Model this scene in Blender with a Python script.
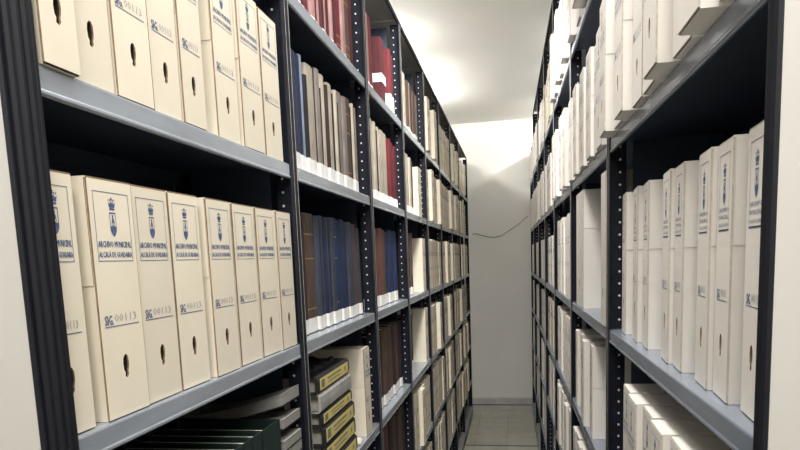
import bpy, bmesh, math, random
from mathutils import Matrix, Vector
random.seed(7)
for o in list(bpy.data.objects): bpy.data.objects.remove(o)
sc = bpy.context.scene
COL = sc.collection
Z0 = 2.35                       # camera height above the floor

# ------------------------------------------------------------ camera
F = 640.0
YAW, PIT, ROL = 0.1798, -0.1310, 0.0385
cd = bpy.data.cameras.new('camera'); cam = bpy.data.objects.new('camera', cd); COL.objects.link(cam)
cd.sensor_fit = 'HORIZONTAL'; cd.sensor_width = 36.0; cd.lens = F * 36.0 / 800.0
cd.shift_x = 0.0; cd.shift_y = (343.03 - 225.0) / 800.0
cd.clip_start = 0.02
R3 = Matrix.Rotation(YAW, 3, 'Z') @ Matrix.Rotation(PIT, 3, 'X') @ Matrix.Rotation(ROL, 3, 'Y')
cam.matrix_world = Matrix.Translation((0, 0, Z0)) @ (R3 @ Matrix.Rotation(math.pi / 2, 3, 'X')).to_4x4()
sc.camera = cam

# ------------------------------------------------------------ world, lamps, exposure
w = bpy.data.worlds.new('world'); sc.world = w; w.use_nodes = True
w.node_tree.nodes['Background'].inputs[0].default_value = (0.9, 0.93, 1.0, 1)
w.node_tree.nodes['Background'].inputs[1].default_value = 0.05
sc.view_settings.view_transform = 'Standard'; sc.view_settings.look = 'None'
sc.view_settings.gamma = 1.0; sc.view_settings.use_curve_mapping = False
sc.view_settings.exposure = 1.0

def area(name, loc, target, sx, sy, power, col=(1.0, 0.975, 0.93)):
    l = bpy.data.lights.new(name, 'AREA'); l.shape = 'RECTANGLE'; l.size = sx; l.size_y = sy
    l.energy = power; l.color = col
    o = bpy.data.objects.new(name, l); COL.objects.link(o)
    o.location = (loc[0], loc[1], loc[2] + Z0)
    d = Vector(target) - Vector(loc)
    o.rotation_euler = d.to_track_quat('-Z', 'Y').to_euler()
    return o
def bulb(name, loc, power, r=0.05, col=(1.0, 0.975, 0.93)):
    l = bpy.data.lights.new(name, 'POINT'); l.energy = power; l.shadow_soft_size = r; l.color = col
    o = bpy.data.objects.new(name, l); COL.objects.link(o); o.location = (loc[0], loc[1], loc[2] + Z0); return o
area('corridor_lamp', (0.15, -0.9, 1.55), (-0.35, 1.2, 0.0), 1.6, 0.7, 44)
area('aisle_fill', (-0.16, 1.6, 1.86), (-0.16, 1.6, 0), 0.3, 1.8, 30)  # unseen fill light added over the near aisle to lift the box fronts
far_fill = area('aisle_fill', (-0.22, 3.7, 1.86), (-0.18, 5.2, 0), 0.3, 1.8, 27)
far_fill.data.spread = math.radians(120)          # added unseen light, narrowed to brighten the floor and lower wall
for yy, pw in ((4.4, 7), (5.6, 12), (6.8, 17), (7.7, 22)):
    bulb('row_tube', (-1.17, yy, 1.74), pw, 0.06)
for yy, pw in ((4.6, 14), (6.0, 18), (7.2, 20), (8.6, 30)):
    bulb('row_tube', (0.97, yy, 1.80), pw, 0.05)

# ------------------------------------------------------------ materials
MATS = {}
def mat(name, col, rough=0.6, metal=0.0, var=0.06, scale=18.0, objvar=0.0, bump=0.0, stretch=None, spec=0.4):
    m = bpy.data.materials.new(name); m.use_nodes = True
    nt = m.node_tree; b = nt.nodes['Principled BSDF']
    b.inputs['Roughness'].default_value = rough; b.inputs['Metallic'].default_value = metal
    b.inputs['Specular IOR Level'].default_value = spec
    tc = nt.nodes.new('ShaderNodeTexCoord')
    src = tc.outputs['Object']
    if stretch:
        mp = nt.nodes.new('ShaderNodeMapping'); mp.inputs['Scale'].default_value = stretch
        nt.links.new(src, mp.inputs[0]); src = mp.outputs[0]
    n = nt.nodes.new('ShaderNodeTexNoise'); n.inputs['Scale'].default_value = scale; n.inputs['Detail'].default_value = 4
    nt.links.new(src, n.inputs['Vector'])
    r = nt.nodes.new('ShaderNodeValToRGB')
    lo = [max(0, c * (1 - var)) for c in col]; hi = [min(1, c * (1 + var)) for c in col]
    r.color_ramp.elements[0].color = (*lo, 1); r.color_ramp.elements[1].color = (*hi, 1)
    r.color_ramp.elements[0].position = 0.3; r.color_ramp.elements[1].position = 0.7
    nt.links.new(n.outputs['Fac'], r.inputs[0])
    out = r.outputs[0]
    if objvar:
        oi = nt.nodes.new('ShaderNodeObjectInfo')
        mr = nt.nodes.new('ShaderNodeMapRange'); mr.inputs['To Min'].default_value = 1 - objvar; mr.inputs['To Max'].default_value = 1 + objvar
        nt.links.new(oi.outputs['Random'], mr.inputs['Value'])
        hs = nt.nodes.new('ShaderNodeHueSaturation')
        nt.links.new(mr.outputs[0], hs.inputs['Value']); nt.links.new(out, hs.inputs['Color']); out = hs.outputs[0]
    nt.links.new(out, b.inputs['Base Color'])
    if bump:
        bp = nt.nodes.new('ShaderNodeBump'); bp.inputs['Strength'].default_value = bump; bp.inputs['Distance'].default_value = 0.002
        nt.links.new(n.outputs['Fac'], bp.inputs['Height']); nt.links.new(bp.outputs[0], b.inputs['Normal'])
    MATS[name] = m
    return m
mat('cream_card', (0.755, 0.69, 0.565), 0.75, var=0.03, scale=9, objvar=0.05, bump=0.05)
mat('white_edge', (0.50, 0.455, 0.39), 0.9, var=0.15, scale=60)
mat('white_card', (0.755, 0.715, 0.665), 0.7, var=0.03, scale=9, objvar=0.04, bump=0.05)
mat('kraft_edge', (0.24, 0.16, 0.095), 0.9, var=0.3, scale=60)
mat('hole_shade', (0.028, 0.018, 0.013), 0.95, var=0.2)  # darkness inside the finger hole, shade put into the card colour
mat('blue_ink', (0.075, 0.115, 0.24), 0.7, var=0.25, scale=120)
mat('pale_ink', (0.33, 0.33, 0.34), 0.8, var=0.2, scale=120)
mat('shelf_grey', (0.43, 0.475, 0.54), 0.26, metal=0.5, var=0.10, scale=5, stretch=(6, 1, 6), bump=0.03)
mat('shelf_grey_shaded', (0.31, 0.355, 0.43), 0.26, metal=0.5, var=0.10, scale=5, stretch=(6, 1, 6), bump=0.03)  # same shelf grey, its shade on the right unit put into the colour
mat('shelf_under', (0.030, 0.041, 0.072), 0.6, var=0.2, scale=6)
mat('cover_grey', (0.20, 0.195, 0.185), 0.6, var=0.1, scale=4)
mat('post_black', (0.0085, 0.0105, 0.019), 0.55, var=0.3, scale=30, bump=0.05, spec=0.2)
mat('worn_edge', (0.45, 0.44, 0.42), 0.4, metal=0.5, var=0.3, scale=40)
mat('pale_disc', (0.70, 0.70, 0.68), 0.4, metal=0.1, var=0.1)
mat('rubber', (0.0072, 0.0082, 0.0130), 0.6, var=0.15, scale=50, bump=0.1, spec=0.25)
mat('panel_white', (0.50, 0.485, 0.455), 0.5, var=0.015, scale=3)
mat('base_grey', (0.38, 0.39, 0.39), 0.5, var=0.1, scale=8)
mat('page', (0.66, 0.62, 0.54), 0.9, var=0.12, scale=40, stretch=(1, 14, 1))
mat('old_page', (0.27, 0.265, 0.25), 0.9, var=0.2, scale=40, stretch=(1, 1, 14))
mat('label_white', (0.84, 0.83, 0.80), 0.7, var=0.05, scale=40)
BOOKC = {'dark_red': (0.075, 0.012, 0.017), 'red': (0.145, 0.016, 0.026), 'pink': (0.40, 0.23, 0.22), 'cream': (0.52, 0.46, 0.37),
         'tan': (0.36, 0.315, 0.26), 'taupe': (0.235, 0.205, 0.185), 'brown': (0.085, 0.052, 0.040), 'dark_brown': (0.035, 0.020, 0.018),
         'navy': (0.013, 0.022, 0.060), 'blue': (0.014, 0.030, 0.095), 'slate': (0.048, 0.058, 0.085), 'black': (0.014, 0.014, 0.018),
         'light_blue': (0.26, 0.33, 0.43), 'rust': (0.13, 0.055, 0.042), 'dark_green': (0.006, 0.020, 0.018), 'grey': (0.36, 0.355, 0.345)}
for k, c in BOOKC.items():
    mat('cloth_' + k, c, 0.6, var=0.22, scale=50, objvar=0.10, bump=0.08, stretch=(1, 1, 0.25))
mat('yellow_label', (0.66, 0.58, 0.20), 0.7, var=0.06, scale=30)
mat('gold', (0.30, 0.20, 0.09), 0.5, var=0.3, scale=80)
mat('wire_black', (0.03, 0.03, 0.03), 0.6)
mat('wall_paint', (0.83, 0.815, 0.775), 0.75, var=0.02, scale=2.2, bump=0.02)
mat('ceiling_paint', (0.86, 0.85, 0.81), 0.85, var=0.02, scale=1.2, bump=0.02)
mat('skirting', (0.50, 0.49, 0.46), 0.4, var=0.12, scale=6)
mat('steel', (0.25, 0.25, 0.25), 0.4, metal=0.6)
mat('clear_plastic', (0.55, 0.57, 0.58), 0.2, var=0.3, scale=20)

def floor_mat():
    m = bpy.data.materials.new('floor_tile'); m.use_nodes = True; nt = m.node_tree; b = nt.nodes['Principled BSDF']
    tc = nt.nodes.new('ShaderNodeTexCoord')
    br = nt.nodes.new('ShaderNodeTexBrick'); br.offset = 0.0; br.inputs['Scale'].default_value = 1.0
    br.inputs['Brick Width'].default_value = 0.40; br.inputs['Row Height'].default_value = 0.40
    br.inputs['Mortar Size'].default_value = 0.004
    br.inputs['Color1'].default_value = (0.62, 0.60, 0.51, 1); br.inputs['Color2'].default_value = (0.56, 0.54, 0.455, 1)
    br.inputs['Mortar'].default_value = (0.40, 0.38, 0.32, 1)
    mp = nt.nodes.new('ShaderNodeMapping'); mp.inputs['Location'].default_value = (0.12, 0.05, 0)
    nt.links.new(tc.outputs['Object'], mp.inputs[0]); nt.links.new(mp.outputs[0], br.inputs['Vector'])
    n = nt.nodes.new('ShaderNodeTexNoise'); n.inputs['Scale'].default_value = 7; n.inputs['Detail'].default_value = 8
    nt.links.new(tc.outputs['Object'], n.inputs['Vector'])
    mx = nt.nodes.new('ShaderNodeMix'); mx.data_type = 'RGBA'; mx.blend_type = 'OVERLAY'; mx.inputs[0].default_value = 0.35
    nt.links.new(br.outputs['Color'], mx.inputs[6]); nt.links.new(n.outputs['Fac'], mx.inputs[7])
    nt.links.new(mx.outputs[2], b.inputs['Base Color']); b.inputs['Roughness'].default_value = 0.35
    MATS['floor_tile'] = m
floor_mat()

# ------------------------------------------------------------ mesh builder
class MB:
    def __init__(s): s.v = []; s.f = []; s.mi = []; s.m = []
    def mid(s, name):
        if name not in s.m: s.m.append(name)
        return s.m.index(name)
    def poly(s, pts, m):
        i = len(s.v); s.v += [tuple(p) for p in pts]; s.f.append(tuple(range(i, i + len(pts)))); s.mi.append(s.mid(m))
    def mesh(s, verts, faces, m):
        i = len(s.v); s.v += [tuple(p) for p in verts]; k = s.mid(m)
        for f in faces: s.f.append(tuple(j + i for j in f)); s.mi.append(k)
    def box(s, a, b, m, faces=None):
        x0, y0, z0 = a; x1, y1, z1 = b
        v = [(x0, y0, z0), (x1, y0, z0), (x1, y1, z0), (x0, y1, z0), (x0, y0, z1), (x1, y0, z1), (x1, y1, z1), (x0, y1, z1)]
        fs = {'b': (0, 3, 2, 1), 't': (4, 5, 6, 7), 'f': (0, 1, 5, 4), 'k': (2, 3, 7, 6), 'l': (0, 4, 7, 3), 'r': (1, 2, 6, 5)}
        i = len(s.v); s.v += v
        for k, f in fs.items():
            mm = (faces or {}).get(k, m)
            if mm is None: continue
            s.f.append(tuple(j + i for j in f)); s.mi.append(s.mid(mm))
    def prism(s, prof, y0, y1, m, caps=True, axis='y'):   # prof in (x,z), extruded along y (or z: prof in (x,y))
        n = len(prof)
        if axis == 'y': a = [(p[0], y0, p[1]) for p in prof]; b = [(p[0], y1, p[1]) for p in prof]
        else: a = [(p[0], p[1], y0) for p in prof]; b = [(p[0], p[1], y1) for p in prof]
        fs = [(i, (i + 1) % n, n + (i + 1) % n, n + i) for i in range(n)]
        if caps: fs += [tuple(range(n - 1, -1, -1)), tuple(range(n, 2 * n))]
        s.mesh(a + b, fs, m)
    def disc(s, c, r, t, m, n=8):                        # short disc along -y
        a = [(c[0] + r * math.cos(2 * math.pi * k / n), c[1], c[2] + r * math.sin(2 * math.pi * k / n)) for k in range(n)]
        b = [(p[0], c[1] + t, p[2]) for p in a]
        s.mesh(a + b, [tuple(range(n))] + [(i, (i + 1) % n, n + (i + 1) % n, n + i) for i in range(n)], m)
    def data(s, name):
        me = bpy.data.meshes.new(name); me.from_pydata(s.v, [], s.f)
        for mm in s.m: me.materials.append(MATS[mm])
        me.polygons.foreach_set('material_index', s.mi)
        bm = bmesh.new(); bm.from_mesh(me); bmesh.ops.recalc_face_normals(bm, faces=bm.faces); bm.to_mesh(me); bm.free()
        me.update(); return me

def obj(name, me, parent=None, loc=None):
    o = bpy.data.objects.new(name, me.data(name) if isinstance(me, MB) else me); COL.objects.link(o)
    if parent: o.parent = parent
    if loc: o.location = loc
    return o
def tag(o, label=None, cat=None, group=None, kind=None):
    if label: o['label'] = label
    if cat: o['category'] = cat
    if group: o['group'] = group
    if kind: o['kind'] = kind
    return o
def empty(name, loc=(0, 0, 0), rz=0.0):
    o = bpy.data.objects.new(name, None); COL.objects.link(o); o.location = loc; o.rotation_euler = (0, 0, rz)
    o.empty_display_size = 0.05; return o
def struct(name, me, loc=None):
    return tag(obj(name, me, None, loc), kind='structure')

# ------------------------------------------------------------ room shell
ZF, ZC, YB = 0.0, Z0 + 1.885, 9.60
b = MB(); b.box((-3.2, -3.0, -0.1), (3.2, YB + 0.2, 0.0), 'floor_tile'); struct('floor', b)
b = MB(); b.box((-3.2, -3.0, ZC), (3.2, YB + 0.2, ZC + 0.1), 'ceiling_paint'); struct('ceiling', b)
b = MB(); b.box((-3.2, YB, 0), (3.2, YB + 0.2, ZC), 'wall_paint'); struct('wall_back', b)
b = MB(); b.box((-3.3, -3.0, 0), (-3.2, YB + 0.2, ZC), 'wall_paint'); struct('wall_left', b)
b = MB(); b.box((3.2, -3.0, 0), (3.3, YB + 0.2, ZC), 'wall_paint'); struct('wall_right', b)
b = MB(); b.box((-3.2, -3.1, 0), (3.2, -3.0, ZC), 'wall_paint'); struct('wall_front', b)
b = MB()
b.prism([(-0.014, 0.0), (-0.022, 0.0), (-0.022, 0.088), (-0.012, 0.096), (-0.012, 0.195), (-0.002, 0.208), (0.0, 0.208), (0.0, 0.0)], -3.2, 3.2, 'skirting')
b.box((-0.0155, -3.2, 0.092), (-0.012, 3.2, 0.105), 'rubber')  # dark strip for the skirting groove, its shade put into the colour
o = struct('baseboard_back', b, (0, YB, 0)); o.rotation_euler = (0, 0, math.pi / 2)
# rotated profile runs along x with its face towards the aisle
b = MB()
b.prism([(0, 0), (-0.05, 0), (-0.05, -0.012), (-0.035, -0.02), (-0.02, -0.04), (-0.012, -0.065), (-0.012, -0.10), (0, -0.10)], -3.2, 3.2, 'ceiling_paint')
o = struct('trim_1', b, (0, YB, ZC)); o.rotation_euler = (0, 0, math.pi / 2)
for i, y in enumerate((1.6, 3.4, 5.6, 7.8)):
    b = MB(); b.box((-3.1, y - 0.018, 0.0), (3.1, y - 0.006, 0.004), 'steel'); b.box((-3.1, y + 0.006, 0.0), (3.1, y + 0.018, 0.004), 'steel')
    b.box((-3.1, y - 0.006, 0.0), (3.1, y + 0.006, 0.001), 'rubber')
    struct('trim_%d' % (i + 2), b)
b = MB()
pts = [(-0.60, -0.0), (-0.545, 0.005), (-0.46, -0.022), (-0.36, -0.050), (-0.27, -0.060), (-0.17, -0.035), (-0.06, 0.035), (0.02, 0.08), (0.10, 0.135), (0.17, 0.20), (0.21, 0.22)]
rad = 0.0045; prev = None; ring = []
for (x, z) in pts:
    ring.append([(x + rad * 0.3 * math.cos(a), -rad * math.sin(a), z + rad * math.cos(a)) for a in [k * math.pi / 3 for k in range(6)]])
for r0, r1 in zip(ring, ring[1:]):
    b.mesh(r0 + r1, [(k, (k + 1) % 6, 6 + (k + 1) % 6, 6 + k) for k in range(6)], 'wire_black')
tag(obj('cable', b, None, (0.0, YB - 0.008, Z0 + 0.315)), 'thin dark cable sagging across the back wall between the shelving', 'cable')

# ------------------------------------------------------------ shelving units  (local: x=0 front plane, +x into the unit, y along the aisle)
LIP = 0.042
def shelf_bm(L, depth, cover=False, paint='shelf_grey'):
    b = MB()
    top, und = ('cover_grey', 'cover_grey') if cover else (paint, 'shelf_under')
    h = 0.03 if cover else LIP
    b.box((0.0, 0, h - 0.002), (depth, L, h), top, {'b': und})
    lip = 'post_black' if cover else paint
    prof = [(0.001, h), (-0.001, h - 0.0012), (-0.0018, h - 0.004), (-0.0018, 0.0095), (-0.0034, 0.0065), (-0.0034, 0.003), (-0.0015, 0.0008), (0.002, 0.0), (0.007, 0.0015), (0.009, 0.005), (0.007, 0.005), (0.006, 0.003), (0.003, 0.003), (0.001, 0.006), (0.001, h - 0.002)]
    b.prism(prof, 0, L, lip)
    b.box((depth - 0.0015, 0, 0), (depth, L, h - 0.002), und)
    return b
def post_bm(H, single=0, discs=True):
    """two back-to-back slotted angles: plates in the front plane, flanges going in"""
    b = MB(); W = 0.031
    if single >= 0: b.box((0, 0.0015, 0), (0.0025, W, H), 'post_black'); b.box((-0.0006, W - 0.0035, 0), (0.0028, W, H), 'worn_edge'); b.box((0.0025, 0.0015, 0), (0.045, 0.004, H), 'post_black')
    if single <= 0:
        b.box((0, -W, 0), (0.0025, -0.0015, H), 'post_black'); b.box((0.0025, -0.004, 0), (0.055, -0.0015, H), 'post_black')
    b.box((-0.0005, -0.0016, 0), (0.0012, 0.0016, H), 'worn_edge')
    if discs:
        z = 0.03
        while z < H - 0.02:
            b.disc((0.036, -0.0055, z), 0.0038, 0.0015, 'pale_disc'); z += 0.0395  # row of pale discs down the flange, at its hole spacing
    return b
def shelving(name, root, label, posts, levels, cover, depth, top, ends, dense):
    tag(root, label, 'shelving')
    cache = {}
    for i in range(len(posts) - 1):
        L = posts[i + 1] - posts[i] - 0.004
        for z in levels + [cover if i < len(posts) - 2 else cover - 0.315]:
            iscov = z not in levels
            k = (round(L, 3), iscov)
            if k not in cache: cache[k] = shelf_bm(L, depth, iscov, 'shelf_grey_shaded').data('shelf')
            obj('top_panel' if iscov else 'shelf', cache[k], root, (0.003, posts[i] + 0.002, z))
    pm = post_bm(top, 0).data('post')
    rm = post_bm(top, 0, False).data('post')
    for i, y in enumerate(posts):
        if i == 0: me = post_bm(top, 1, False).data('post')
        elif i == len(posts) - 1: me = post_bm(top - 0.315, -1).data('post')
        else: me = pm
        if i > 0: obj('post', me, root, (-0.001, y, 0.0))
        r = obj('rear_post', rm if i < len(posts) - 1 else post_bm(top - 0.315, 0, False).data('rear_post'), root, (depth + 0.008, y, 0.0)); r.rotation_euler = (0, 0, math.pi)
    y0, y1 = posts[0], posts[-1]
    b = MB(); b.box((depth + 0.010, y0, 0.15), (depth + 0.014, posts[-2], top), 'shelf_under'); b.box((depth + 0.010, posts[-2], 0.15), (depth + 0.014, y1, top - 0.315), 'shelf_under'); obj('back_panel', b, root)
    b = MB(); b.box((0.006, y0, 0.02), (depth, y1, 0.15), 'base_grey')
    b.box((-0.004, y0, 0.012), (0.006, y1, 0.125), 'base_grey')
    b.box((0.0, y0, 0.0), (0.03, y1, 0.012), 'rubber')
    for yy in dense:
        b.mesh([(-0.0046, yy + 0.035 * math.cos(a), 0.075 + 0.022 * math.sin(a)) for a in [k * math.pi / 5 for k in range(10)]], [tuple(range(10))], 'rubber')
    obj('base', b, root)
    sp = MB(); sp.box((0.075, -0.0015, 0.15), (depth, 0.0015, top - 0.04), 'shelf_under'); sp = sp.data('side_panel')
    for y in posts[1:-1]: obj('side_panel', sp, root, (0, y, 0))
    b = MB(); b.box((ends[0], y0 + ends[1], 0.02), (depth + 0.03, y0 + ends[1] + 0.018, top + 0.02), 'panel_white'); obj('end_panel', b, root)

# left unit: front plane X=-0.638, local +x points to world -X -> use a mirrored frame by rotating 180 deg about z and running y backwards
LX = -0.638
LP = [0.795, 1.86, 2.92, 3.87, 4.86, 5.81, 6.83, 7.87, 9.30]
LS = [0.755, 0.243, -0.287, -0.815, -1.315, -1.84]
LCOV = 1.345
DEP = 0.36
def left_unit():
    """local frame with x into the unit = world -X; geometry mirrored explicitly so scale stays 1"""
    root = empty('mobile_shelving_unit', (LX, LP[0], 0.0))
    tag(root, 'long black and grey shelving unit with ribbed rubber bumper, left of the aisle', 'shelving')
    def mir(b):
        b.v = [(-x, y, z) for (x, y, z) in b.v]; return b
    cache = {}
    for i in range(len(LP) - 1):
        L = LP[i + 1] - LP[i] - 0.004
        for z in LS + [LCOV]:
            k = (round(L, 3), z == LCOV)
            if k not in cache: cache[k] = mir(shelf_bm(L, DEP, z == LCOV)).data('shelf')
            obj('top_panel' if z == LCOV else 'shelf', cache[k], root, (-0.003, LP[i] + 0.002 - LP[0], Z0 + z))
    top = Z0 + LCOV + 0.03
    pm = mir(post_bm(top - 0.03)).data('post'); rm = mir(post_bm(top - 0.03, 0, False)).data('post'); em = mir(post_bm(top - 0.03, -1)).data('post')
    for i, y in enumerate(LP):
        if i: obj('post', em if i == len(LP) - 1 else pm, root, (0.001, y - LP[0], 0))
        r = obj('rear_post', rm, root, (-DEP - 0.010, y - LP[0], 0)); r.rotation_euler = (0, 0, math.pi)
    y1 = LP[-1] - LP[0]
    b = MB(); b.box((-DEP - 0.020, 0, 0.15), (-DEP - 0.014, y1, top), 'shelf_under'); obj('back_panel', b, root)
    b = MB(); b.box((-DEP, 0, 0.02), (-0.006, y1, 0.15), 'base_grey'); b.box((-0.006, 0, 0.012), (0.006, y1, 0.125), 'base_grey')
    b.box((-0.03, 0, 0.0), (0.002, y1, 0.012), 'rubber')
    for yy in (5.3, 6.3, 7.0, 7.9):
        b.mesh([(0.0066, yy + 0.22 * math.cos(a), 0.075 + 0.024 * math.sin(a)) for a in [k * math.pi / 5 for k in range(10)]], [tuple(range(10))], 'rubber')
    obj('base', b, root)
    sp = MB(); sp.box((-DEP, -0.0015, 0.15), (-0.075, 0.0015, top - 0.04), 'shelf_under'); sp = sp.data('side_panel')
    for y in LP[1:]: obj('side_panel', sp, root, (0, y - LP[0], 0))
    b = MB(); b.box((-DEP - 0.35, -0.03, 0.02), (-0.012, -0.008, top + 0.02), 'panel_white'); obj('end_panel', b, root)
    # ribbed rubber bumper, extruded upwards (profile in x,y)
    prof = [(-0.013, -0.034)]
    for c in ((-0.006, -0.033), (0.002, -0.024), (0.006, -0.012), (0.0075, 0.002), (0.0075, 0.012)):
        x, y = c
        prof += [(x - 0.004, y - 0.0035), (x, y), (x + 0.0006, y + 0.004), (x - 0.0022, y + 0.0062)]
    prof += [(0.004, 0.020), (-0.004, 0.020), (-0.013, -0.006)]
    b = MB(); b.prism(prof, 0.03, top, 'rubber', axis='z'); obj('bumper', b, root)
    return root
left_unit()

RX0, RSL = 0.3215, 0.00828
RP = [0.905, 2.20, 3.47, 4.70, 5.88, 7.10, 8.35, 9.52]
RS = [0.955, 0.305, -0.300, -0.812, -1.33, -1.85]
RCOV = 1.70
RM = Matrix.Translation((RX0, 0, 0)) @ Matrix.Rotation(RSL, 4, 'Z')
rr = empty('mobile_shelving_unit', (RX0, 0, 0), RSL)
shelving('mobile_shelving_unit', rr, 'long black and grey shelving unit full of white boxes, right of the aisle', RP, [Z0 + z for z in RS], Z0 + RCOV, 0.38, Z0 + RCOV + 0.0, (0.002, -0.042), (7.2, 8.0, 8.8))
b = MB()
prof = [(0.001, -0.043), (-0.004, -0.041), (-0.007, -0.034), (-0.005, -0.030), (-0.008, -0.024), (-0.005, -0.020), (-0.006, -0.014), (0.001, -0.012)]
b.prism([(x, y + RP[0]) for x, y in prof], 0.03, Z0 + RCOV, 'rubber', axis='z'); obj('bumper', b, rr)

# ------------------------------------------------------------ lettering
TXT = {}
def text_mesh(s):
    if s in TXT: return TXT[s]
    c = bpy.data.curves.new('t', 'FONT'); c.body = s; c.resolution_u = 1; c.size = 1.0
    o = bpy.data.objects.new('t', c); COL.objects.link(o)
    dg = bpy.context.evaluated_depsgraph_get(); ev = o.evaluated_get(dg); me = ev.to_mesh()
    v = [(p.co.x, p.co.y) for p in me.vertices]; f = [tuple(p.vertices) for p in me.polygons]
    ev.to_mesh_clear(); bpy.data.objects.remove(o); bpy.data.curves.remove(c)
    x0 = min(p[0] for p in v); x1 = max(p[0] for p in v); y0 = min(p[1] for p in v); y1 = max(p[1] for p in v)
    v = [((p[0] - x0) / (x1 - x0), (p[1] - y0) / (y1 - y0)) for p in v]
    TXT[s] = (v, f); return TXT[s]
# ink on the spine plane: u to the right as the viewer sees the spine (local -> +y seen from +x), v up
def ink(b, x, m):
    def put(pts, mm=m): b.poly([(x, u, v) for u, v in pts], mm)
    return put
def put_text(b, s, x, u0, u1, v0, v1, m):
    v, f = text_mesh(s)
    b.mesh([(x, u0 + p[0] * (u1 - u0), v0 + p[1] * (v1 - v0)) for p in v], f, m)
def rect(b, x, u0, u1, v0, v1, m): b.poly([(x, u0, v0), (x, u1, v0), (x, u1, v1), (x, u0, v1)], m)
def crest(b, x, cu, cv, s, m):
    # crown: band, five points with beads
    p = lambda pts: b.poly([(x, cu + u * s * 0.64, cv + v * s) for u, v in pts], m)
    p([(-.20, .20), (.20, .20), (.22, .26), (-.22, .26)])
    p([(-.22, .28), (.22, .28), (.30, .46), (.16, .40), (.08, .50), (0, .42), (-.08, .50), (-.16, .40), (-.30, .46)])
    p([(-.07, .52), (.07, .52), (.04, .62), (-.04, .62)])
    for u in (-.24, -.12, .12, .24): p([(u - .04, .50), (u + .04, .50), (u + .02, .56), (u - .02, .56)])
    # shield outline with a tower and waves
    for a, c in (((-.26, .12), (-.22, -.42)), ((.22, .12), (.26, -.42))): p([(a[0], a[1]), (c[0], a[1]), (c[0], c[1]), (a[0], c[1])])
    p([(-.26, .08), (.26, .08), (.26, .12), (-.26, .12)])
    p([(-.05, .04), (.05, .04), (.07, -.22), (-.07, -.22)]); p([(-.09, -.10), (-.06, -.10), (-.08, -.30), (-.13, -.30)]); p([(.06, -.10), (.09, -.10), (.13, -.30), (.08, -.30)])
    p([(-.26, -.30), (-.13, -.34), (0, -.28), (.13, -.34), (.26, -.30), (.26, -.46), (.15, -.60), (0, -.68), (-.15, -.60), (-.26, -.46)])
def print_bm(b, x, w, h, style, simple, ref=None):
    hw = w / 2 - 0.012; m = 'blue_ink'; t = 0.0011
    if style == 'long': hw = w / 2 - 0.016
    top, bot = h - 0.021, h * 0.662
    for (u0, u1, v0, v1) in ((-hw, hw, top - t, top), (-hw, hw, bot, bot + t), (-hw, -hw + t, bot, top), (hw - t, hw, bot, top)): rect(b, x, u0, u1, v0, v1, m)
    k = hw - 0.004
    if simple:
        rect(b, x, -0.008, 0.008, bot + 0.045, top - 0.02, m); rect(b, x, -k, k, bot + 0.024, bot + 0.032, m); rect(b, x, -k, k, bot + 0.008, bot + 0.016, m)
    elif style == 'long':
        crest(b, x, 0, bot + (top - bot) * 0.62, 0.052, m)
        put_text(b, 'ARCHIVO', x, -k, k, bot + 0.030, bot + 0.037, m)
        put_text(b, 'MUNICIPAL', x, -k, k, bot + 0.018, bot + 0.025, m)
        put_text(b, 'ALCALÁ DE GUADAIRA', x, -k, k, bot + 0.006, bot + 0.013, m)
        rect(b, x, -hw, hw, bot - 0.0012, bot + 0.0016, m)
    else:
        crest(b, x, 0, bot + 0.073, 0.049, m)
        k += 0.0015
        for q in (0.0, 0.0007):
            put_text(b, 'ARCHIVO MUNICIPAL', x + q * 0.1, -k + q, k + q, bot + 0.0225, bot + 0.0325, m)
            put_text(b, 'ALCALÁ DE GUADAIRA', x + q * 0.1, -k + q, k + q, bot + 0.0065, bot + 0.0175, m)
    b = ref or b
    s0 = h * 0.395
    if simple: rect(b, x, -hw, -hw + 0.016, s0, s0 + 0.012, m)
    else:
        put_text(b, 'SIG.', x, -hw, -hw + 0.022, s0 + 0.001, s0 + 0.017, m)
        put_text(b, 'SIG.', x + 0.0001, -hw + 0.0012, -hw + 0.0232, s0 + 0.001, s0 + 0.017, m)
        put_text(b, '00113', x, -hw + 0.026, hw - 0.006, s0 + 0.005, s0 + 0.018, 'pale_ink')
    rect(b, x, -hw, hw, s0 - 0.0022, s0 - 0.0008, m)
EDGE = {'cream_card': 'kraft_edge', 'white_card': 'white_edge'}
HOLE = [(u * 1.15, v * 1.12) for u, v in [(-.0062, -.006), (-.0072, .004), (-.0058, .012), (-.0018, .017), (.003, .0165), (.0062, .011), (.0066, .003), (.0058, -.004), (.0040, -.009), (.0044, -.014), (.0006, -.0185), (-.0044, -.016), (-.0036, -.010)]]
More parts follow.
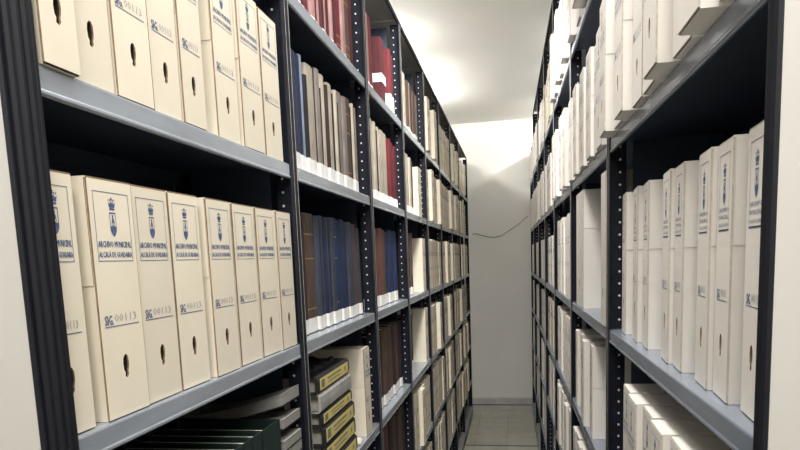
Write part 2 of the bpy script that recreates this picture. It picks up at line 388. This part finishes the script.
def spine_panel(b, w, h, card):
    """front panel with a real finger hole: ring of faces + pocket"""
    bm = bmesh.new(); hz = h * 0.215; g = 0.0012
    outer = [(-w / 2 + g, 0.002), (0, 0.002), (w / 2 - g, 0.002), (w / 2 - g, hz), (w / 2 - g, h - 0.003), (0, h - 0.003), (-w / 2 + g, h - 0.003), (-w / 2 + g, hz)]
    ov = [bm.verts.new((0, u, v)) for u, v in outer]; hv = [bm.verts.new((0, u, v + hz)) for u, v in HOLE]
    es = [bm.edges.new((ov[i], ov[(i + 1) % len(ov)])) for i in range(len(ov))] + [bm.edges.new((hv[i], hv[(i + 1) % len(hv)])) for i in range(len(hv))]
    bmesh.ops.triangle_fill(bm, use_beauty=True, edges=es)
    bm.verts.index_update()
    b.mesh([tuple(v.co) for v in bm.verts], [tuple(v.index for v in f.verts) for f in bm.faces], card); bm.free()
    n = len(HOLE)
    for (xa, xb, mm) in ((0, -0.003, 'kraft_edge'), (-0.003, -0.055, 'hole_shade')):
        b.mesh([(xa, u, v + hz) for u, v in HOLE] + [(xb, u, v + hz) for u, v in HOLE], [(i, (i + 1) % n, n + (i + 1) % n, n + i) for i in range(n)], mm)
    b.poly([(-0.055, u, v + hz) for u, v in HOLE], 'hole_shade')
    n = len(outer)
    b.mesh([(0, u, v) for u, v in outer] + [(-0.0035, u, v) for u, v in outer], [(i, (i + 1) % n, n + (i + 1) % n, n + i) for i in range(n)], EDGE[card])
def body_bm(b, w, h, d, card):
    g = 0.0018
    b.box((-d, -w / 2 + g, 0), (-0.0035, w / 2 - g, h - 0.003), card, {'r': None})
    r = [(-0.0035, -w / 2 + g, 0), (-0.0035, w / 2 - g, 0), (-0.0035, w / 2 - g, h - 0.003), (-0.0035, -w / 2 + g, h - 0.003)]
    # narrow kraft rim behind the spine panel
    q = 0.006
    for (a, c) in (((-w / 2 + g, 0), (-w / 2 + q, h - .003)), ((w / 2 - q, 0), (w / 2 - g, h - .003))):
        b.poly([(-0.0034, a[0], a[1]), (-0.0034, c[0], a[1]), (-0.0034, c[0], c[1]), (-0.0034, a[0], c[1])], EDGE[card])
    spine_panel(b, w, h, card)
def lid_bm(b, w, h, d, card, flap=0.17):
    b.box((-d - 0.001, -w / 2, h - 0.003), (-0.001, w / 2, h), card, {'r': EDGE[card]})
    for s in (-1, 1):
        y0, y1 = (-w / 2, -w / 2 + 0.0016) if s < 0 else (w / 2 - 0.0016, w / 2)
        b.box((-d - 0.001, y0, h - flap), (-0.0045, y1, h - 0.003), card, {'r': EDGE[card], 'b': EDGE[card]})
BC = {}
def archive_box(M, w, h, d, card, style, parts, label, group, rz=0.0, lean=0.0, name='archive_box'):
    """M: function giving world location; origin = bottom centre of the spine; spine faces local +x"""
    loc, rot = M
    key = (round(w, 3), round(h, 3), d, card, style, parts)
    if key not in BC:
        if parts:
            b1 = MB(); body_bm(b1, w, h, d, card); b2 = MB(); lid_bm(b2, w, h, d, card)
            l = [b1.data('body'), b2.data('lid')]
            if style != 'plain':
                b3 = MB(); b4 = MB(); print_bm(b3, 0.0004, w, h, style, False, b4); l += [b3.data('printed_label'), b4.data('reference_print')]
            BC[key] = l
        else:
            b1 = MB(); body_bm(b1, w, h, d, card); lid_bm(b1, w, h, d, card)
            if style != 'plain': print_bm(b1, 0.0004, w, h, style, True)
            BC[key] = b1.data('archive_box')
    if parts:
        o = empty(name, loc, rot + rz)
        bo = None
        for n, me in zip(('body', 'lid', 'printed_label', 'reference_print'), BC[key]):
            q = obj(n, me, bo if 'print' in n else o)
            if n == 'body': bo = q
    else:
        o = obj(name, BC[key], None, loc); o.rotation_euler = (0, 0, rot + rz)
    tag(o, label, 'box', group)
    return o
ORD = ['first', 'second', 'third', 'fourth', 'fifth', 'sixth', 'seventh', 'eighth', 'ninth', 'tenth', 'eleventh', 'twelfth', 'thirteenth', 'fourteenth', 'fifteenth', 'sixteenth', 'seventeenth', 'eighteenth', 'nineteenth', 'twentieth', 'twenty-first', 'twenty-second', 'twenty-third', 'twenty-fourth', 'twenty-fifth']
TIER = ['top', 'second', 'third', 'fourth', 'fifth', 'sixth']

def L(y, z, back=0.010): return ((LX - back, y, Z0 + z), 0.0)
def R(y, z, out=0.0):                     # out > 0 : sticks out over the shelf edge
    p = RM @ Vector((-out + 0.004, y, 0)); return ((p.x, p.y, Z0 + z), math.pi + RSL)
def LT(r): return [LS[0], LS[1], LS[2], LS[3], LS[4], LS[5]][r] + LIP + 0.0005
def RT(r): return RS[r] + LIP + 0.0005

# ------------------------------------------------------------ left unit, first bay: two rows of boxes
row2 = [(0.836, 0.094), (0.968, 0.121), (1.090, 0.121), (1.212, 0.119), (1.358, 0.121), (1.500, 0.128), (1.640, 0.128), (1.770, 0.118)]
look = ['half hidden behind the ribbed bumper', 'with torn brown left edge, second from the bumper', 'third from the ribbed bumper', 'just left of the wide gap', 'just right of the wide gap', 'third from the first black post', 'next to last before the first black post', 'last before the first black post']
for i, (y, wd) in enumerate(row2):
    archive_box(L(y, LT(2), 0.012 - 0.004 * (i % 3 == 1)), wd - 0.004, 0.390, 0.30, 'cream_card', 'std', True, 'cream box on near left middle shelf, ' + look[i], 'cream archive boxes on the near left middle shelf', rz=random.uniform(-0.010, 0.010))
row1 = [(0.862, 0.081), (0.957, 0.106), (1.066, 0.112), (1.178, 0.104), (1.280, 0.098), (1.450, 0.122), (1.590, 0.130), (1.738, 0.128)]
lk = ['jutting over the edge beside the bumper', 'second from the bumper', 'third from the bumper', 'fourth from the bumper', 'just left of the gap', 'just right of the gap', 'next to last before the post', 'last before the post']
for i, (y, wd) in enumerate(row1):
    archive_box(L(y, LT(1), -0.008 if i == 0 else 0.004 + 0.004 * (i % 2)), wd - 0.004, 0.378, 0.30, 'cream_card', 'std', True, 'cream box on near left upper shelf, ' + lk[i], 'cream archive boxes on the near left upper shelf', rz=random.uniform(-0.010, 0.010))

# ------------------------------------------------------------ books
BK = {}
def book_meshes(wd, h, d, colr, tape, bands):
    key = (round(wd, 3), round(h, 3), d, colr, tape, bands)
    if key in BK: return BK[key]
    c = 'cloth_' + colr; t = 0.003
    b = MB()
    n = 6; bul = min(0.006, wd * 0.18)
    outer = [(-0.0 + bul * math.cos(a) - bul, wd / 2 * math.sin(a)) for a in [(-0.5 + k / n) * math.pi for k in range(n + 1)]]
    prof = outer + [(-d, wd / 2), (-d, wd / 2 - t), (-0.010, wd / 2 - t), (-0.010, -wd / 2 + t), (-d, -wd / 2 + t), (-d, -wd / 2)]
    b.prism(prof, 0, h, c, axis='z')
    if bands:
        for z in (0.12, 0.2, 0.62, 0.82):
            pr = [(x + 0.0005, y) for x, y in outer]
            k = len(pr); b.mesh([(x, y, h * z) for x, y in pr] + [(x, y, h * z + 0.005) for x, y in pr], [(i, i + 1, k + i + 1, k + i) for i in range(k - 1)], 'gold')
    p = MB(); p.box((-d + 0.004, -wd / 2 + t, 0.003), (-0.011, wd / 2 - t, h - 0.004), 'page')
    l = None
    if tape:
        l = MB(); e = 0.0006
        pr = [(-0.030, -wd / 2 - e)] + [(x + e, y * 1.02) for x, y in outer] + [(-0.030, wd / 2 + e)]
        k = len(pr); l.mesh([(x, y, 0.004) for x, y in pr] + [(x, y, 0.004 + tape) for x, y in pr], [(i, i + 1, k + i + 1, k + i) for i in range(k - 1)], 'label_white')
        l = l.data('spine_label')
    BK[key] = (b.data('cover'), p.data('pages'), l); return BK[key]
def book(y0, y1, z, h, colr, back, label, group, tape=0.0, lean=0.0, bands=False, d=0.25, name='book', M=None):
    wd = max(0.008, y1 - y0 - 0.0015)
    cv, pg, lb = book_meshes(wd, h, d, colr, tape, bands)
    o = empty(name, (LX - back, (y0 + y1) / 2, Z0 + z))
    if lean:
        o.rotation_euler = (lean, 0, 0); o.location.z += wd / 2 * math.sin(lean) + 0.0005
    co = obj('cover', cv, o); obj('pages', pg, o)
    if lb: obj('spine_label', lb, co)
    tag(o, label, 'book', group); return o
def book_run(spec, z, back, where, group, tape=0.0, bands=()):
    """spec: list of (y0, y1, colour, height)"""
    cnt = {}
    tot = {}
    for s in spec: tot[s[2]] = tot.get(s[2], 0) + 1
    for i, s in enumerate(spec):
        y0, y1, c, h = s[:4]; ln = s[4] if len(s) > 4 else 0.0
        cnt[c] = cnt.get(c, 0) + 1
        cname = c.replace('_', ' ')
        which = (ORD[cnt[c] - 1] + ' ' if tot[c] > 1 else '')
        lab = '%s%s cloth-bound book from the left %s' % (which, cname, where) if tot[c] > 1 else 'only %s cloth-bound book %s' % (cname, where)
        book(y0, y1, z, h, c, back + 0.004 * ((i * 7) % 3 - 1) * 0.8, lab, group, tape=tape, lean=ln, bands=(i in bands))
# bay 2, top tier: dark red volumes, pink between puts their lit edges into colour
spec = []
edges = [(1.955, 'red'), (2.01, 'pink'), (2.035, 'dark_red'), (2.09, 'pink'), (2.11, 'dark_red'), (2.17, 'red'), (2.215, 'pink'), (2.275, 'dark_red'), (2.30, 'pink'), (2.345, 'dark_red'), (2.385, 'pink'), (2.415, 'dark_red'), (2.47, 'pink'), (2.50, 'dark_red'), (2.565, 'red'), (2.64, 'pink'), (2.695, 'brown'), (2.775, 'dark_red'), (2.845, None)]
for (a, c), (a2, _) in zip(edges, edges[1:]): spec.append((a, a2, c, 0.40 if c != 'pink' else 0.39))
book_run(spec, LT(0), 0.030, 'on the second-bay top shelf, left shelving', 'dark red and pale books on the second-bay top shelf', tape=0.03, bands=(14, 16))
# bay 2, second tier: tan, taupe, cream
e2 = [(1.925, 'navy', .372), (2.055, 'navy', .375), (2.09, 'light_blue', .385), (2.122, 'black', .33), (2.150, 'tan', .375), (2.236, 'dark_brown', .385), (2.250, 'taupe', .385), (2.297, 'black', .33), (2.318, 'cream', .385), (2.377, 'dark_brown', .36), (2.399, 'cream', .375), (2.462, 'black', .35), (2.495, 'cream', .37), (2.520, 'black', .33), (2.554, 'taupe', .38), (2.612, 'taupe', .375), (2.67, 'brown', .385), (2.738, 'black', .36), (2.767, 'cream', .38), (2.788, 'dark_brown', .37), (2.806, 'tan', .375), (2.862, None, 0)]
spec = [(a, b2[0], c, h) for (a, c, h), b2 in zip(e2, e2[1:])]
book_run(spec, LT(1), 0.036, 'on the second-bay upper shelf, left shelving', 'tan and grey books on the second-bay upper shelf', tape=0.058, bands=(14, 16))
# bay 2, third tier: blue and brown
e3 = [(1.925, 'dark_brown', .40), (2.03, 'dark_brown', .405), (2.078, 'brown', .41), (2.190, 'slate', .405), (2.237, 'navy', .40), (2.257, 'slate', .41), (2.299, 'navy', .405), (2.321, 'slate', .405), (2.358, 'navy', .41), (2.389, 'slate', .41), (2.436, 'blue', .41), (2.476, 'blue', .405), (2.518, 'navy', .40), (2.544, 'blue', .41), (2.588, 'navy', .405), (2.634, 'slate', .405), (2.70, 'slate', .40), (2.760, 'rust', .40, 0.03), (2.820, 'slate', .385, 0.06), (2.855, None, 0)]
spec = [tuple([q[0], min(q2[0], q[0] + 0.048) if q[0] > 2.69 else q2[0]] + list(q[1:])) for q, q2 in zip(e3, e3[1:])]
book_run(spec, LT(2), 0.048, 'on the second-bay middle shelf, left shelving', 'blue and brown books on the second-bay middle shelf', tape=0.048, bands=(2, 10))
# bay 2 fifth tier, dark volumes under the file stack
spec = [(2.0 + 0.055 * i, 2.053 + 0.055 * i, ('navy', 'navy', 'blue', 'navy', 'black')[i % 5], 0.40) for i in range(14)]
book_run(spec, LT(4), 0.04, 'on the second-bay fifth shelf, left shelving', 'dark blue books on the second-bay fifth shelf', tape=0.04)
# bay 3
book_run([(2.995, 3.04, 'dark_red', .33), (3.045, 3.115, 'pink', .34), (3.12, 3.20, 'red', .35)], LT(0), 0.022, 'on the third-bay top shelf, left shelving', 'red books on the third-bay top shelf', tape=0.03)
o = empty('ring_binder', (LX - 0.032, 3.50, Z0 + LT(0)))
tag(o, 'thick dark red binder with a square white label, top shelf of third bay', 'binder')
cv, pg, lb = book_meshes(0.105, 0.355, 0.28, 'dark_red', 0.0, False); co = obj('cover', cv, o); obj('pages', pg, o)
b = MB(); b.box((-0.050, -0.0535, 0.128), (0.0012, 0.0535, 0.172), 'label_white', {'l': None}); obj('square_label', b, co)
book_run([(3.60, 3.655, 'red', .34), (3.68, 3.74, 'dark_red', .33)], LT(0), 0.02, 'right of the thick binder, third-bay top shelf', 'red books right of the thick binder', tape=0.10)
e = [(2.99, 'brown', .37), (3.05, 'tan', .38), (3.12, 'cream', .395), (3.19, 'cream', .39), (3.25, 'black', .36), (3.30, 'cream', .385), (3.35, 'tan', .38), (3.44, 'tan', .38), (3.53, 'red', .37), (3.585, 'red', .375), (3.635, 'dark_red', .37), (3.69, 'red', .37), (3.74, 'dark_red', .36), (3.79, 'dark_red', .365), (3.825, None, 0)]
book_run([(q[0], q2[0], q[1], q[2]) for q, q2 in zip(e, e[1:])], LT(1), 0.036, 'on the third-bay upper shelf, left shelving', 'cream and red books on the third-bay upper shelf', tape=0.055)
e = [(2.99, 'dark_brown', .39), (3.09, 'brown', .395), (3.17, 'rust', .40), (3.27, 'rust', .405), (3.37, 'brown', .40), (3.44, 'navy', .39), (3.52, 'blue', .40), (3.58, 'blue', .405), (3.64, 'navy', .40), (3.69, 'blue', .405), (3.74, 'blue', .40), (3.785, None, 0)]
book_run([(q[0], q2[0], q[1], q[2]) for q, q2 in zip(e, e[1:])], LT(2), 0.048, 'on the third-bay middle shelf, left shelving', 'brown and blue books on the third-bay middle shelf', tape=0.055)
e = [(2.99, 'navy', .40), (3.08, 'dark_brown', .39), (3.17, 'dark_brown', .40), (3.26, 'brown', .405), (3.36, 'brown', .405), (3.44, 'brown', .41), (3.53, 'dark_brown', .40), (3.61, 'rust', .40), (3.68, 'dark_brown', .40), (3.75, 'black', .40), (3.81, None, 0)]
book_run([(q[0], q2[0], q[1], q[2]) for q, q2 in zip(e, e[1:])], LT(3), 0.045, 'on the third-bay fourth shelf, left shelving', 'brown books on the third-bay fourth shelf', tape=0.055)
e = [(3.0, 'dark_brown', .40), (3.1, 'brown', .39), (3.2, 'rust', .40), (3.3, 'dark_brown', .405), (3.4, 'brown', .40), (3.5, 'dark_brown', .39), (3.6, 'brown', .40), (3.7, 'dark_brown', .40), (3.8, None, 0)]
book_run([(q[0], q2[0], q[1], q[2]) for q, q2 in zip(e, e[1:])], LT(4), 0.04, 'on the third-bay fifth shelf, left shelving', 'brown books on the third-bay fifth shelf', tape=0.04)
# bay 4: few volumes and single boxes
book_run([(3.93, 4.01, 'tan', .34), (4.03, 4.12, 'cream', .36), (4.13, 4.24, 'cream', .365), (4.27, 4.33, 'brown', .345), (4.345, 4.40, 'tan', .35), (4.41, 4.49, 'dark_red', .35), (4.53, 4.62, 'brown', .34), (4.63, 4.70, 'taupe', .34)], LT(0), 0.03, 'on the fourth-bay top shelf, left shelving', 'mixed books on the fourth-bay top shelf', tape=0.05)
book_run([(3.94, 4.03, 'cream', .37), (4.05, 4.15, 'tan', .375), (4.16, 4.25, 'cream', .38), (4.26, 4.33, 'cream', .37), (4.35, 4.41, 'brown', .36)], LT(1), 0.03, 'on the fourth-bay upper shelf, left shelving', 'pale books on the fourth-bay upper shelf', tape=0.05)
archive_box(L(4.60, LT(1), 0.012), 0.12, 0.345, 0.28, 'cream_card', 'std', True, 'lone greyish archive box beside the fourth-bay books on the upper shelf', None)
book_run([(4.0, 4.06, 'dark_brown', .39), (4.10, 4.16, 'dark_brown', .40), (4.25, 4.30, 'brown', .41)], LT(2), 0.03, 'on the fourth-bay middle shelf, left shelving', 'dark books on the fourth-bay middle shelf', tape=0.05)
archive_box(L(4.71, LT(2), 0.012), 0.12, 0.385, 0.30, 'cream_card', 'std', True, 'lone cream archive box in fourth bay, middle shelf, right of dark books', None)
book_run([(4.0, 4.08, 'black', .40), (4.16, 4.24, 'dark_brown', .40)], LT(3), 0.04, 'on the fourth-bay fourth shelf, left shelving', 'dark books on the fourth-bay fourth shelf', tape=0.09)
archive_box(L(4.74, LT(3), 0.012), 0.12, 0.40, 0.30, 'cream_card', 'std', True, 'lone cream archive box in fourth bay, fourth shelf, right of dark books', None)
def left_row(bay, r, y0, y1, n, h, parts, card='cream_card', hv=0.012):
    pitch = (y1 - y0) / n
    g = 'cream archive boxes in the %s row, %s bay, left shelving' % (TIER[r], ORD[bay - 1])
    for i in range(n):
        wd = min(0.118, pitch - 0.008) if parts else min(0.122, pitch - 0.007)
        jit = 0.002
        back = random.choice((-0.02, 0.0, 0.006, 0.010, 0.012))
        hh = random.choice((h, h, h - 0.006, h - hv))
        lab = '%s cream archive box from the left, %s row, %s bay of left shelving' % (ORD[i], TIER[r], ORD[bay - 1])
        archive_box(L(y0 + pitch * (i + 0.5) + random.uniform(-jit, jit), LT(r), back), round(wd, 3), round(hh, 3), 0.30, card, 'std', parts, lab, g)
left_row(4, 4, 3.95, 4.80, 7, 0.385, True)
left_row(4, 5, 3.95, 4.80, 7, 0.385, True)
for bay in (5, 6, 7, 8):
    a, c = LP[bay - 1] + 0.045, LP[bay] - 0.045
    for r in range(6):
        n = int((c - a) / 0.127); full = c
        if bay == 8: n = 7; full = a + 7 * 0.132
        if (bay, r) == (5, 3): n = 4; full = a + 0.60
        left_row(bay, r, a, full if n >= 4 else c, n, 0.39, bay == 5)

# ------------------------------------------------------------ left unit, fourth tier of the first two bays
zt = LT(3)
# dark green portfolio binders standing on edge, page blocks showing on top
gy = [(1.00, 1.058), (1.062, 1.118), (1.122, 1.178), (1.182, 1.238), (1.242, 1.296), (1.300, 1.352), (1.357, 1.405), (1.410, 1.462), (1.467, 1.522), (1.528, 1.655)]
for i, (a, c) in enumerate(gy):
    n = len(gy) - i
    lab = 'dark green portfolio standing on the near left lower shelf, ' + ('widest, nearest the pale volumes' if n == 1 else ORD[n - 1] + ' from the pale volumes')
    o = empty('portfolio', (LX - 0.012, (a + c) / 2, Z0 + zt)); wd = c - a - 0.002; d = 0.30; h = 0.342
    b = MB(); t = 0.004
    b.box((-d, -wd / 2, 0), (0, -wd / 2 + t, h), 'cloth_dark_green'); b.box((-d, wd / 2 - t, 0), (0, wd / 2, h), 'cloth_dark_green'); b.box((-0.004, -wd / 2 + t, 0), (0, wd / 2 - t, h), 'cloth_dark_green')
    obj('cover', b, o)
    b = MB(); b.box((-d + 0.01, -wd / 2 + t, 0.006), (-0.0045, -wd / 2 + t + min(0.020, wd * 0.4), h - 0.004), 'grey_page' if 'grey_page' in MATS else 'page'); obj('pages', b, o)
    tag(o, lab, 'portfolio', 'dark green portfolios on the near left lower shelf')
# pale volumes lying flat between the portfolios and the post, the top one sagging
def sag_slab(d, y0, y1, t, z_of, m1, m2):
    b = MB(); n = 10
    for k in range(n):
        xa, xb = -d * k / n, -d * (k + 1) / n
        za, zb = z_of(-xa), z_of(-xb)
        v = [(xa, y0, za), (xb, y0, zb), (xb, y1, zb), (xa, y1, za), (xa, y0, za + t), (xb, y0, zb + t), (xb, y1, zb + t), (xa, y1, za + t)]
        fs = [(0, 1, 2, 3), (4, 5, 6, 7), (0, 1, 5, 4), (2, 3, 7, 6)]
        if k == 0: fs.append((0, 3, 7, 4))
        if k == n - 1: fs.append((1, 2, 6, 5))
        b.mesh(v, fs, m1)
    return b
names = ['lowest', 'second lowest', 'third lowest', 'fourth lowest', 'fifth lowest', 'fifth from the top', 'fourth from the top', 'third from the top', 'second from the top']
zz = 0.0
for i in range(10):
    t = 0.031 if i < 9 else 0.036
    o = empty('bound_volume', (LX - 0.012, 1.755, Z0 + zt + zz))
    wd = 0.165; dp = 0.34
    bend = (lambda x: 0.0) if i < 8 else (lambda x, i=i: (0.030 if i == 8 else 0.064) * max(0.0, 1 - x / 0.28) ** 1.4)
    obj('pages', sag_slab(dp - 0.01, -wd / 2 + 0.012, wd / 2 - 0.012, t - 0.008, lambda x: bend(x) + 0.004, 'old_page', 'old_page'), o)
    obj('cover', sag_slab(dp, -wd / 2 + 0.010, wd / 2 - 0.010, 0.003, lambda x: bend(x), 'cloth_black', 'cloth_black'), o)
    obj('cover', sag_slab(dp, -wd / 2 + 0.010, wd / 2 - 0.010, 0.003, lambda x: bend(x) + t - 0.003, 'old_page', 'old_page'), o)
    tag(o, 'pale flat volume beside the dark green portfolios, ' + ('topmost and sagging' if i == 9 else names[i] + ' in its stack'), 'volume', 'pale volumes lying beside the green portfolios')
    zz += t + 0.003
# bay 2: box files lying flat with yellow labels
def box_file(y0, y1, z, t, colr, label, yellow=True, front=0.012, dp=0.27, rz=0.0):
    o = empty('box_file', (LX - front, (y0 + y1) / 2, Z0 + z), rz); hl = (y1 - y0) / 2
    b = MB(); e = 0.0025
    prof = [(0, 0.004), (0.004, 0.010), (0.005, t / 2), (0.004, t - 0.010), (0, t - 0.004), (-0.006, t), (-dp, t), (-dp, t - e), (-0.008, t - e), (-0.004, t - 0.012), (-0.004, 0.012), (-0.008, e), (-dp, e), (-dp, 0), (-0.006, 0)]
    b.prism(prof, -hl, hl, 'cloth_' + colr); co = obj('cover', b, o)
    p = MB(); p.box((-dp + 0.01, -hl + 0.035, e + 0.001), (-0.012, hl - 0.006, t - e - 0.004), 'page'); obj('pages', p, o)
    if yellow:
        l = MB(); l.box((0.0046, -hl * 0.86, t * 0.17), (0.0056, hl * 0.90, t * 0.83), 'yellow_label', {'l': None})
        x = 0.0058
        rect(l, x, -hl * 0.80, -hl * 0.62, t * 0.27, t * 0.73, 'cloth_taupe')
        rect(l, x, -hl * 0.45, hl * 0.40, t * 0.55, t * 0.66, 'cloth_taupe'); rect(l, x, -hl * 0.42, hl * 0.30, t * 0.34, t * 0.42, 'cloth_taupe')
        ring = [(hl * 0.68 + 0.010 * math.cos(a), t / 2 + 0.010 * math.sin(a)) for a in [k * math.pi / 5 for k in range(10)]]
        l.poly([(x, u, v) for u, v in ring], 'cloth_taupe')
        obj('yellow_label', l, co)
    tag(o, label, 'box file', 'box files stacked in the second bay')
    return o
zz = zt
files = [(2.045, 2.475, 0.070, 'black', 'bottom box file with yellow label in the stack', True), (2.035, 2.470, 0.072, 'black', 'second from bottom box file with yellow label in the stack', True),
         (2.030, 2.455, 0.070, 'black', 'third from bottom box file with yellow label in the stack', True), (2.020, 2.435, 0.050, 'black', 'thin box file with yellow label right under the grey binder', True),
         (2.015, 2.425, 0.066, 'grey', 'plain pale grey binder lying between yellow labelled box files', False), (2.000, 2.415, 0.060, 'black', 'topmost box file with yellow label in the stack', True)]
for i, (a, c, t, cl, lab, yl) in enumerate(files):
    box_file(a, c, zz, t, cl, lab + ', second bay', yl, front=0.010 + 0.003 * (i % 2)); zz += t + 0.001
# crumpled dark plastic sleeve on the stack
b = MB()
nx, ny = 8, 10
def zs(i, j): return 0.012 + 0.009 * math.sin(i * 1.7 + j * 0.9) + 0.006 * math.sin(j * 2.3)
v = [(-0.03 - 0.2 * i / nx, -0.14 + 0.26 * j / ny, zs(i, j)) for i in range(nx + 1) for j in range(ny + 1)]
f = [(i * (ny + 1) + j, (i + 1) * (ny + 1) + j, (i + 1) * (ny + 1) + j + 1, i * (ny + 1) + j + 1) for i in range(nx) for j in range(ny)]
vb = [(x, y, 0.0005) for (x, y, z) in v]
b.mesh(v, f, 'cloth_black'); b.mesh(vb, f, 'cloth_black')
# rim joins both layers
rim = [i * (ny + 1) for i in range(nx + 1)] + [nx * (ny + 1) + j for j in range(1, ny + 1)] + [i * (ny + 1) + ny for i in range(nx - 1, -1, -1)] + [j for j in range(ny - 1, 0, -1)]
n = len(rim); b.mesh([v[k] for k in rim] + [vb[k] for k in rim], [(i, (i + 1) % n, n + (i + 1) % n, n + i) for i in range(n)], 'cloth_black')
tag(obj('plastic_sleeve', b, None, (LX - 0.012, 2.21, Z0 + zz + 0.001)), 'crumpled dark plastic sleeve on top of the box file stack', 'sleeve')
archive_box(L(2.72, zt + 0.0005, 0.008), 0.105, 0.39, 0.30, 'cream_card', 'std', True, 'cream archive box standing behind the stack of yellow labelled box files', None)
b = MB(); b.box((-0.20, -0.04, 0), (0, 0.04, 0.004), 'page'); b.box((-0.19, -0.045, 0.0042), (0.0, 0.030, 0.008), 'page'); b.box((-0.17, -0.03, 0.0082), (-0.008, 0.036, 0.012), 'label_white')
o = obj('paper_bundle', b, None, (LX - 0.012, 2.585, Z0 + zt + 0.0005)); o.rotation_euler = (0, 0, 0.12)
tag(o, 'small bundle of loose papers on the shelf before the cream box', 'papers')

# ------------------------------------------------------------ right unit
ry = [(1.012, 0.0), (1.152, 0.0), (1.265, 0.0), (1.44, 0.0), (1.552, 0.0), (1.77, 0.0), (1.91, 0.0), (2.09, 0.0)]
lk = ['nearest the bumper', 'second from the bumper', 'third from the bumper', 'fourth from the bumper', 'fifth from the bumper', 'sixth from the bumper', 'next to last before the black post', 'last before the black post']
for i, (y, out) in enumerate(ry):
    archive_box(R(y, RT(2), -0.026), 0.100, 0.428, 0.28, 'white_card', 'long', True, 'white archive box on the near right middle shelf, ' + lk[i], 'white archive boxes on the near right middle shelf', rz=-0.085)
outs = [0.022, 0.045, 0.020, 0.046, 0.020, 0.018, 0.040, 0.018, 0.042]
for i in range(9):
    y = 0.985 + i * 0.137
    archive_box(R(y, RT(1), outs[i]), 0.126, 0.385, 0.30, 'white_card', 'std', True, '%s white archive box from the bumper, overhanging the near right upper shelf' % ORD[i], 'white archive boxes on the near right upper shelf', rz=random.uniform(-0.03, 0.0))
for i in range(7):
    y = 1.02 + i * 0.138
    archive_box(R(y, RT(3), 0.004 + 0.012 * (i % 2)), 0.122, 0.385, 0.30, 'white_card', 'std', True, '%s white archive box from the bumper, near right lower shelf' % ORD[i], 'white archive boxes on the near right lower shelf', rz=-0.03)
def right_row(bay, r, y0, y1, n, h, parts, outl=(0.0, 0.004, 0.012), card='white_card', style='std', wmax=0.122, what='white archive box', rz=0.0):
    pitch = (y1 - y0) / n
    g = '%ses in the %s row, %s bay, right shelving' % (what, TIER[r], ORD[bay - 1])
    for i in range(n):
        out = outl[i % len(outl)]
        archive_box(R(y0 + pitch * (i + 0.5), RT(r), out), round(min(wmax, pitch - 0.006), 3), round(h - 0.006 * (i % 2), 3), 0.30, card, style, parts,
                    '%s %s from the near end, %s row, %s bay of right shelving' % (ORD[i], what, TIER[r], ORD[bay - 1]), g, rz=rz)
# bay 2
right_row(2, 1, 2.26, 3.42, 9, 0.385, True, (0.020, 0.010, 0.024, 0.006))
right_row(2, 0, 2.50, 3.40, 4, 0.385, True, (0.03, 0.05, 0.01), wmax=0.13)
o = archive_box(R(3.14, RT(2), -0.004), 0.28, 0.53, 0.30, 'white_card', 'plain', True, 'extra tall plain white box in second bay of right shelving, under the upper shelf', None, name='storage_box')
archive_box(R(2.305, RT(2), 0.006), 0.10, 0.52, 0.30, 'white_card', 'plain', True, 'narrow tall plain white box just behind the first right post', None, name='storage_box')
right_row(2, 3, 2.62, 3.40, 4, 0.385, True, (-0.004, 0.008, -0.008), wmax=0.10, rz=-0.05)
right_row(2, 4, 2.30, 3.40, 8, 0.385, True)
# bay 3
right_row(3, 0, 3.56, 4.60, 7, 0.40, True, (0.035, 0.0, 0.02))
right_row(3, 1, 3.56, 4.60, 7, 0.40, True, (0.03, 0.035, 0.01, 0.0))
right_row(3, 2, 3.62, 4.64, 5, 0.47, True, (-0.004, -0.01, -0.004), style='long', wmax=0.125)
right_row(3, 3, 3.60, 4.64, 5, 0.40, True, (-0.004, -0.008, -0.012))
right_row(3, 4, 3.56, 4.64, 6, 0.40, True, (-0.002, 0.01, -0.006))
# farther bays: one mesh per box
for r in range(5):
    right_row(4, r, 4.80, 5.82, 6, 0.39, False, (0.0, 0.012, 0.01, 0.004) if r < 2 else (-0.010, -0.014), card='cream_card' if r in (0, 3) else 'white_card', what='pale archive box')
# beyond the individual ones: everything in the last bays is a sliver
b = MB()
for bay in (5, 6, 7):
    for r in range(6):
        y0, y1 = RP[bay - 1] + 0.06, RP[bay] - 0.06
        n = 8; pitch = (y1 - y0) / n
        for i in range(n):
            yc = y0 + pitch * (i + 0.5); out = random.choice((0.0, 0.01, 0.015) if r < 2 else (-0.010, -0.016)); hh = random.choice((0.39, 0.38, 0.385)) - (0.02 if r == 0 else 0)
            x0 = 0.004 - out; wd = 0.118; z = Z0 + RT(r)
            b.box((x0, yc - wd / 2, z), (x0 + 0.30, yc + wd / 2, z + hh), 'white_card')
            b.box((x0 - 0.001, yc - 0.04, z + hh * 0.66), (x0, yc + 0.04, z + hh * 0.665), 'blue_ink')
o = obj('archive_boxes', b, None, (RX0, 0, 0)); o.rotation_euler = (0, 0, RSL)
tag(o, 'crowded white archive boxes in the last three bays of the right shelving', 'boxes', None, 'stuff')
